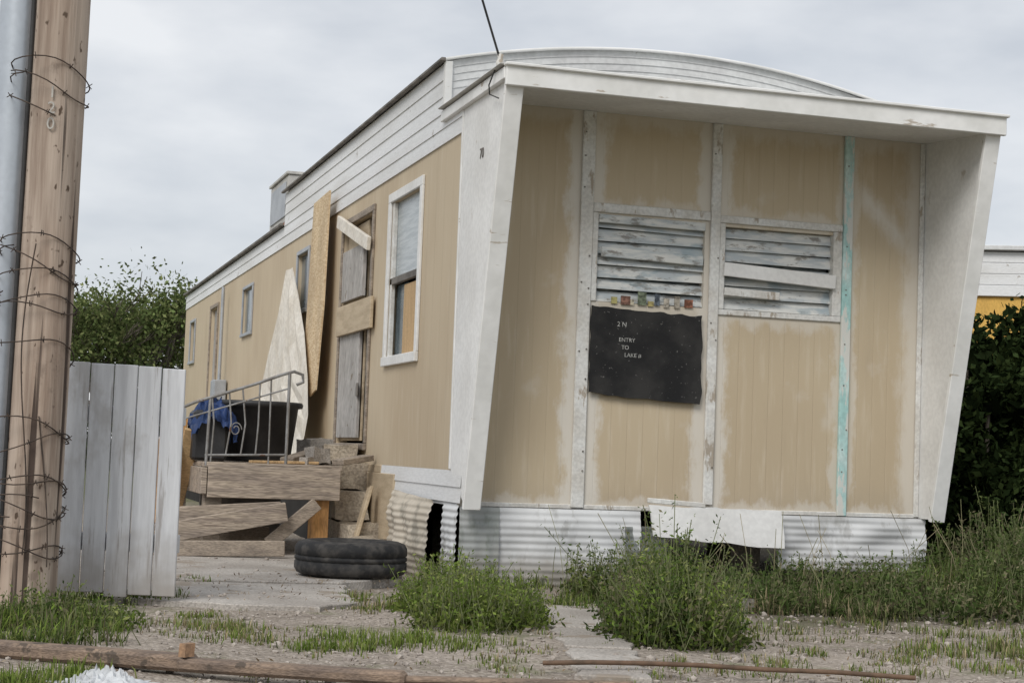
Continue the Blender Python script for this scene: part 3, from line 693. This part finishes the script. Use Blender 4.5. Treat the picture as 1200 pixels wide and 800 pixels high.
def patch(cx,cy,rx,ry,n,h0,h1,pal,clump=6,lean=.5,wd=.009,per=60,sg=.055):
    nc=max(3,n//per); ca=rng.uniform(0,2*np.pi,nc); cr_=np.sqrt(rng.uniform(0,1,nc)); C=np.stack([cx+rx*cr_*np.cos(ca),cy+ry*cr_*np.sin(ca)],1)
    hs=rng.uniform(h0,h1,nc)*(1.15-.5*cr_)
    k=rng.integers(0,nc,n); P=C[k]+rng.normal(0,sg,(n,2)); hh=hs[k]*rng.uniform(.45,1.15,n)
    Z=np.array([H(x,y) for x,y in P]); 
    return dict(P=np.column_stack([P,Z]),h=hh,w=rng.uniform(.5,1.3,n)*wd,az=rng.uniform(0,2*np.pi,n),lean=np.abs(rng.normal(0,lean,n)),c=cols(n,pal))
def merge(name,L_):
    cat=lambda k:np.concatenate([d[k] for d in L_]); return blades_mesh(name,cat('P'),cat('h'),cat('w'),cat('az'),cat('lean'),cat('c'))
merge('grass',[
 patch(-1.62,-2.3,.30,.7,1100,.02,.07,G_B+G_Y,wd=.005), patch(-1.05,-2.85,.42,.30,1500,.02,.08,G_B,wd=.005), patch(-1.45,-.15,.12,.1,150,.03,.06,G_B),
 patch(-2.4,-3.95,.25,.25,800,.04,.10,G_B,wd=.006), patch(-2.32,-2.35,.36,.75,2600,.06,.17,G_D+G_B,wd=.006,lean=.8),
 patch(-.6,-1.2,.35,.5,900,.03,.08,G_B+G_Y,wd=.006), patch(.9,-3.6,.9,.4,1400,.02,.07,G_B+G_Y,wd=.005), patch(2.2,-3.0,1.0,.6,2000,.03,.10,G_B+G_Y,wd=.006),
 patch(2.1,-1.3,1.3,.7,3000,.08,.24,G_D+G_Y,wd=.006,lean=.9), patch(3.6,-1.2,1.1,1.2,4000,.12,.32,G_D+G_B,wd=.008,lean=.8), patch(.75,-1.2,.5,.7,1500,.08,.22,G_D+G_B,wd=.006,lean=.8),
 patch(-.05,-.35,.25,.2,500,.05,.14,G_B,wd=.006), patch(.6,-.25,.6,.15,500,.06,.16,G_B+G_D,wd=.006), patch(-2.0,-1.15,.35,.12,600,.05,.14,G_B+G_D,wd=.006), patch(5.5,0,1.6,1.5,3500,.2,.4,G_D+G_B,wd=.012),
 patch(-.9,-3.6,.9,.5,500,.02,.05,G_Y+G_B,wd=.005), patch(-.6,-2.6,2.2,1.5,1600,.015,.05,G_Y+G_B,wd=.004,per=22,sg=.025),patch(1.4,-2.6,1.2,.8,1800,.02,.08,G_Y+G_B+G_D,wd=.005,per=30,sg=.04)])
def weeds(name,spots,pal,ls=1.0,thr=-.15):
    LP_=[];S=[];C=[];st=[]
    for cx,cy,rx,ry,n,h0,h1 in spots:
        for _ in range(n):
            a=random.uniform(0,6.28);q=math.sqrt(random.random()); x=cx+rx*q*math.cos(a); y=cy+ry*q*math.sin(a); z=H(x,y)
            if noise.noise(Vector((x*3.1,y*3.1,5)))<thr: continue
            h=random.uniform(h0,h1)*(1.2-.6*q)*random.choice((.7,1,1,1.2))*(1+.7*noise.noise(Vector((x*2.2,y*2.2,1)))); lx=random.gauss(0,.25)*h; ly=random.gauss(0,.25)*h
            base=Vector((x,y,z)); st.append([base,base+Vector((lx*.4,ly*.4,h*.5)),base+Vector((lx,ly,h))])
            m_=int(h/.010)+4; sh=random.uniform(.6,1.35); pc=random.choice(pal)
            for k in range(m_):
                t=(k+1)/m_; p=base+Vector((lx*t*t,ly*t*t,h*t)); R=.04*(1.1-t)+.006
                LP_.append((p.x+random.gauss(0,R),p.y+random.gauss(0,R),p.z+random.gauss(0,.012))); S.append(ls*random.uniform(.006,.016)*(1.3-.65*t)); C.append([v*sh*(.55+.6*t) for v in pc])
    par=empty(name); leaves_mesh('leaves',np.array(LP_),np.array(S),np.array(C),par,asp=.45); tubes('stalks',st,.0018,mat(name+'_stalk',(.16,.18,.08)),par,0)
weeds('weed_clump',[(-.40,-1.75,.30,.75,620,.12,.27),(-.55,-2.35,.25,.28,200,.10,.2)],G_B,1.2,-.4)
weeds('weed_clump',[(.22,-2.75,.28,.42,380,.18,.38),(.55,-1.9,.3,.5,260,.16,.34),(.8,-.7,.35,.35,160,.2,.36)],G_B+G_D,1.25,-.35)
weeds('weed_clump',[(1.6,-1.1,.9,.6,560,.12,.28),(2.5,-1.5,.8,.7,520,.12,.30),(3.2,-.9,.6,.7,340,.2,.38),(3.9,-.6,.5,.8,260,.25,.5)],G_D+[(.10,.14,.05)],1.5,-.3)
weeds('weed_clump',[(-2.25,-2.2,.3,.5,200,.06,.18)],G_D+G_B,1.2)
st=[]
for i in range(40):
    x=random.uniform(.3,3.4);y=random.uniform(-1.6,-.3);h=random.uniform(.25,.52);a=random.gauss(0,.12);b=random.gauss(0,.1);z=H(x,y)
    st.append([(x,y,z),(x+a*.4,y+b*.4,z+h*.6),(x+a,y+b,z+h)])
tubes('dry_grass_stalks',st,.0018,mat('dry_stalk',(.32,.27,.17),(.2,.2,.1)),None,0)

def lobes_leaves(lobes,n,s0,s1,pal,name,parent=None,shell=.55,thr=-.28):
    k=rng.integers(0,len(lobes),n)
    dirs=rng.normal(size=(n,3)); dirs/=np.linalg.norm(dirs,axis=1)[:,None]; rad=rng.uniform(shell,1.08,n)
    L_=np.array(lobes); c=L_[k,:3]; r_=L_[k,3:6]
    P=c+dirs*r_*rad[:,None]
    nz=np.array([noise.noise(Vector(p)*1.9) for p in P]); keep=(nz>thr)&(P[:,2]>.02)
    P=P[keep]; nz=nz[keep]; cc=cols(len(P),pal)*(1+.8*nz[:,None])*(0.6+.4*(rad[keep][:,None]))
    return leaves_mesh(name,P,rng.uniform(s0,s1,len(P)),np.clip(cc,.003,1),parent)
SH=empty('overgrown_shrub')
lob=[]
for i in range(30):
    x=random.uniform(4.4,7.6);y=random.uniform(1.2,3.0);z=random.uniform(.3,1.55); rr=random.uniform(.35,.6)
    lob.append((x,y,z,rr*1.1,rr,rr*.95))
lob+=[(4.6,1.9,1.5,.45,.45,.45),(5.0,1.6,1.72,.5,.4,.4),(5.5,1.7,1.80,.5,.5,.45),(4.45,1.7,.8,.5,.5,.6),(5.2,1.4,.8,.6,.5,.6),(6,1.3,.9,.6,.5,.6),(4.5,1.5,1.1,.45,.4,.5),(4.9,1.3,1.2,.5,.4,.5),(5.4,1.4,1.4,.5,.45,.5),(4.35,1.6,.4,.45,.4,.45),(4.9,1.3,.4,.5,.4,.45)]
SHP=[(.045,.07,.025),(.03,.048,.018),(.065,.095,.032)]
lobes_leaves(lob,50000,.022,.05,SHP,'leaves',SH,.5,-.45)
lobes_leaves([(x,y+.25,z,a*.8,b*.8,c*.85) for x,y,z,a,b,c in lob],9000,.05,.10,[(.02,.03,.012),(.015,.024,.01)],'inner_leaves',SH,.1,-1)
for i,(x,y,z,a,b,c) in enumerate(lob):
    if i%3==0: tube('stem',[(x+random.uniform(-.2,.2),y+.1,0),(x,y+.1,z*.5),(x+random.uniform(-.1,.1),y+.1,z+c*.2)],.018,m_bark,SH,1)

def tree(name,x,y,h,spread,n,pal,ls,trunks=3,sig=.045,thr=-.2):
    T=empty(name); tips=[];segs=[]
    def grow(p,d,l,r_,dep):
        q=p+d*l; mid=p.lerp(q,.5)+Vector((random.gauss(0,.04*l),random.gauss(0,.04*l),0)); segs.append((p,mid,r_,r_*.85)); segs.append((mid,q,r_*.85,r_*.65))
        if dep>=2: tips.append(q); tips.append(mid)
        if dep==4: return
        for k in range(random.choice((2,3,3))):
            nd=(d+Vector((random.gauss(0,.42),random.gauss(0,.42),random.gauss(.08,.22)))).normalized(); grow(q,nd,l*random.uniform(.62,.80),r_*.62,dep+1)
    for k in range(trunks):
        a=k*6.28/trunks+random.random(); grow(Vector((x+spread*.12*math.cos(a),y+spread*.12*math.sin(a),0)),Vector((math.cos(a)*.28*spread/h*2,math.sin(a)*.28*spread/h*2,1)).normalized(),h*.29,h*.014,0)
    V=[];F=[]
    for p,q,ra,rb in segs:
        dd=(q-p).normalized(); s=dd.orthogonal().normalized(); t_=dd.cross(s); k0=len(V)
        for c,rr in ((p,ra),(q,rb)):
            for i in range(6): a=i*math.pi/3; V.append(c+s*math.cos(a)*rr+t_*math.sin(a)*rr)
        F+=[(k0+i,k0+(i+1)%6,k0+6+(i+1)%6,k0+6+i) for i in range(6)]
    mesh('trunk_and_limbs',V,F,m_bark,T,True)
    tp=np.array([tuple(t) for t in tips]); k=rng.integers(0,len(tp),n); P=tp[k]+rng.normal(0,h*sig,(n,3))
    nz=np.array([noise.noise(Vector(p)*(6/h)) for p in P]); keep=nz>thr; P=P[keep]
    c=cols(len(P),pal)*(1+.9*nz[keep][:,None]); leaves_mesh('crown',P,rng.uniform(ls*.6,ls*1.3,len(P)),np.clip(c,.01,1),T,asp=.6)
TP=[(.13,.165,.06),(.10,.135,.05),(.17,.19,.08)]
tree('deciduous_tree',.5,36.5,5.8,4.2,26000,TP,.06,7,.05,-.32)
tree('deciduous_tree',-1.6,39,5.2,3,9000,TP,.06,4)
tree('deciduous_tree',2.4,39,5.3,3.4,14000,TP,.06,5,.05,-.3)
hl=[(random.uniform(-8,6),random.uniform(33,36),random.uniform(.4,2.2),.9,.7,.8) for _ in range(34)]
lobes_leaves(hl,20000,.05,.11,[(.08,.105,.045),(.06,.085,.038)],'distant_bushes')

NB=empty('mobile_home')
c=Vector((7.2,6.4,0)); e1=Vector((.90,-.43,0)); e2=Vector((.43,.90,0))
def nbox(nm,a0,a1,b0,b1,z0,z1,m):
    v=[c+e1*a+e2*b+Vector((0,0,z)) for z in (z0,z1) for a,b in ((a0,b0),(a1,b0),(a1,b1),(a0,b1))]
    o=mesh(nm,v,BF,m,NB); bev(o,.006); return o
nbox('walls_lower',0,12,0,3.2,.4,2.62,m_yellow)
for i in range(4): nbox('upper_lap',-.03+.004*i,12.03,-.04+.005*i,3.24,2.622+i*.12,2.739+i*.12,m_lap)
nbox('roof_edge',-.08,12.1,-.1,3.3,3.11,3.16,m_roof)
nbox('skirt',.02,11.9,.03,3.1,-.02,.4,m_skirt)
nbox('window',2,3,-.03,-.003,1.3,2.0,m_glass)

LT=empty('landscape_timber')
beam('timber',(-3.4,-2.76,.02),(-1.90,-3.69,.018),.055,.09,m_timber,LT,b=.012)
beam('timber_b',(-1.95,-3.70,.016),(-1.25,-4.05,.014),.045,.075,m_timber,LT,b=.012)
beam('timber_c',(-1.3,-4.02,.008),(-.5,-4.2,.010),.022,.05,m_timber,LT,b=.008)
tube('fallen_branch',[(-.66,-3.70,.02),(-.52,-3.80,.035),(-.35,-3.78,.03),(-.12,-3.84,.03),(.1,-3.92,.025),(.35,-4.0,.025),(.6,-4.12,.02)],.009,m_branch)
rough_block('broken_brick',(-1.93,-3.72,.065),(.045,.03,.045),m_brick,None,.6)
V=[];F=[];n=34
for j in range(n):
    for i in range(n):
        a=i/(n-1)-.5;b=j/(n-1)-.5; q=noise.noise(Vector((a*4,b*4,3)))
        V.append((-2.22+a*.30*(1+.5*q),-4.04+b*.18*(1+.5*q),-.004+.045*max(0,1-5*(a*a+b*b))*(.5+1.4*abs(noise.noise(Vector((a*18,b*15,9)))))))
for j in range(n-1):
    for i in range(n-1): F.append((j*n+i,j*n+i+1,(j+1)*n+i+1,(j+1)*n+i))
mesh('crumpled_plastic_bag',V,F,m_trash,None,False)
rough_block('concrete_rubble',(1.0,-1.5,.03),(.28,.2,.10),m_rubble,None,.3)
rough_block('concrete_rubble',(2.1,-3.0,.03),(.26,.16,.07),m_rubble,None,.6)

ico=bmesh.new(); bmesh.ops.create_icosphere(ico,subdivisions=1,radius=1); iv=np.array([v.co[:] for v in ico.verts]); fi=[tuple(v.index for v in f_.verts) for f_ in ico.faces]; ico.free()
V=[];F=[]
for k in range(5200):
    x=random.uniform(-3.2,2.6);y=random.uniform(-4.6,-1.2) if random.random()<.85 else random.uniform(-1.2,2)
    s=random.choice((.003,.004,.005,.007,.009,.012)) if random.random()<.985 else .02
    q=iv*rng.uniform(.7,1.25,(12,1))*s*np.array([1,random.uniform(.6,1.2),random.uniform(.5,.8)])
    b_=len(V); z=H(x,y)+s*.3
    if -1.9<x<-.3 and -1.3<y<2: z=.026+s*.3
    V+=[(a[0]+x,a[1]+y,a[2]+z) for a in q]; F+=[tuple(i+b_ for i in t) for t in fi]
mesh('gravel',V,F,m_stone)
n=2200; P=np.column_stack([rng.uniform(-3,3,n),rng.uniform(-4.5,.2,n),np.zeros(n)]); P[:,2]=[H(x,y)+.008 for x,y in P[:,:2]]
ins=(P[:,0]>-2)&(P[:,0]<-.3)&(P[:,1]>-1.5); P[ins,2]=.034
leaves_mesh('leaf_litter',P,rng.uniform(.004,.014,n),cols(n,[(.22,.16,.10),(.14,.10,.07),(.34,.28,.2)]),None,asp=.3)
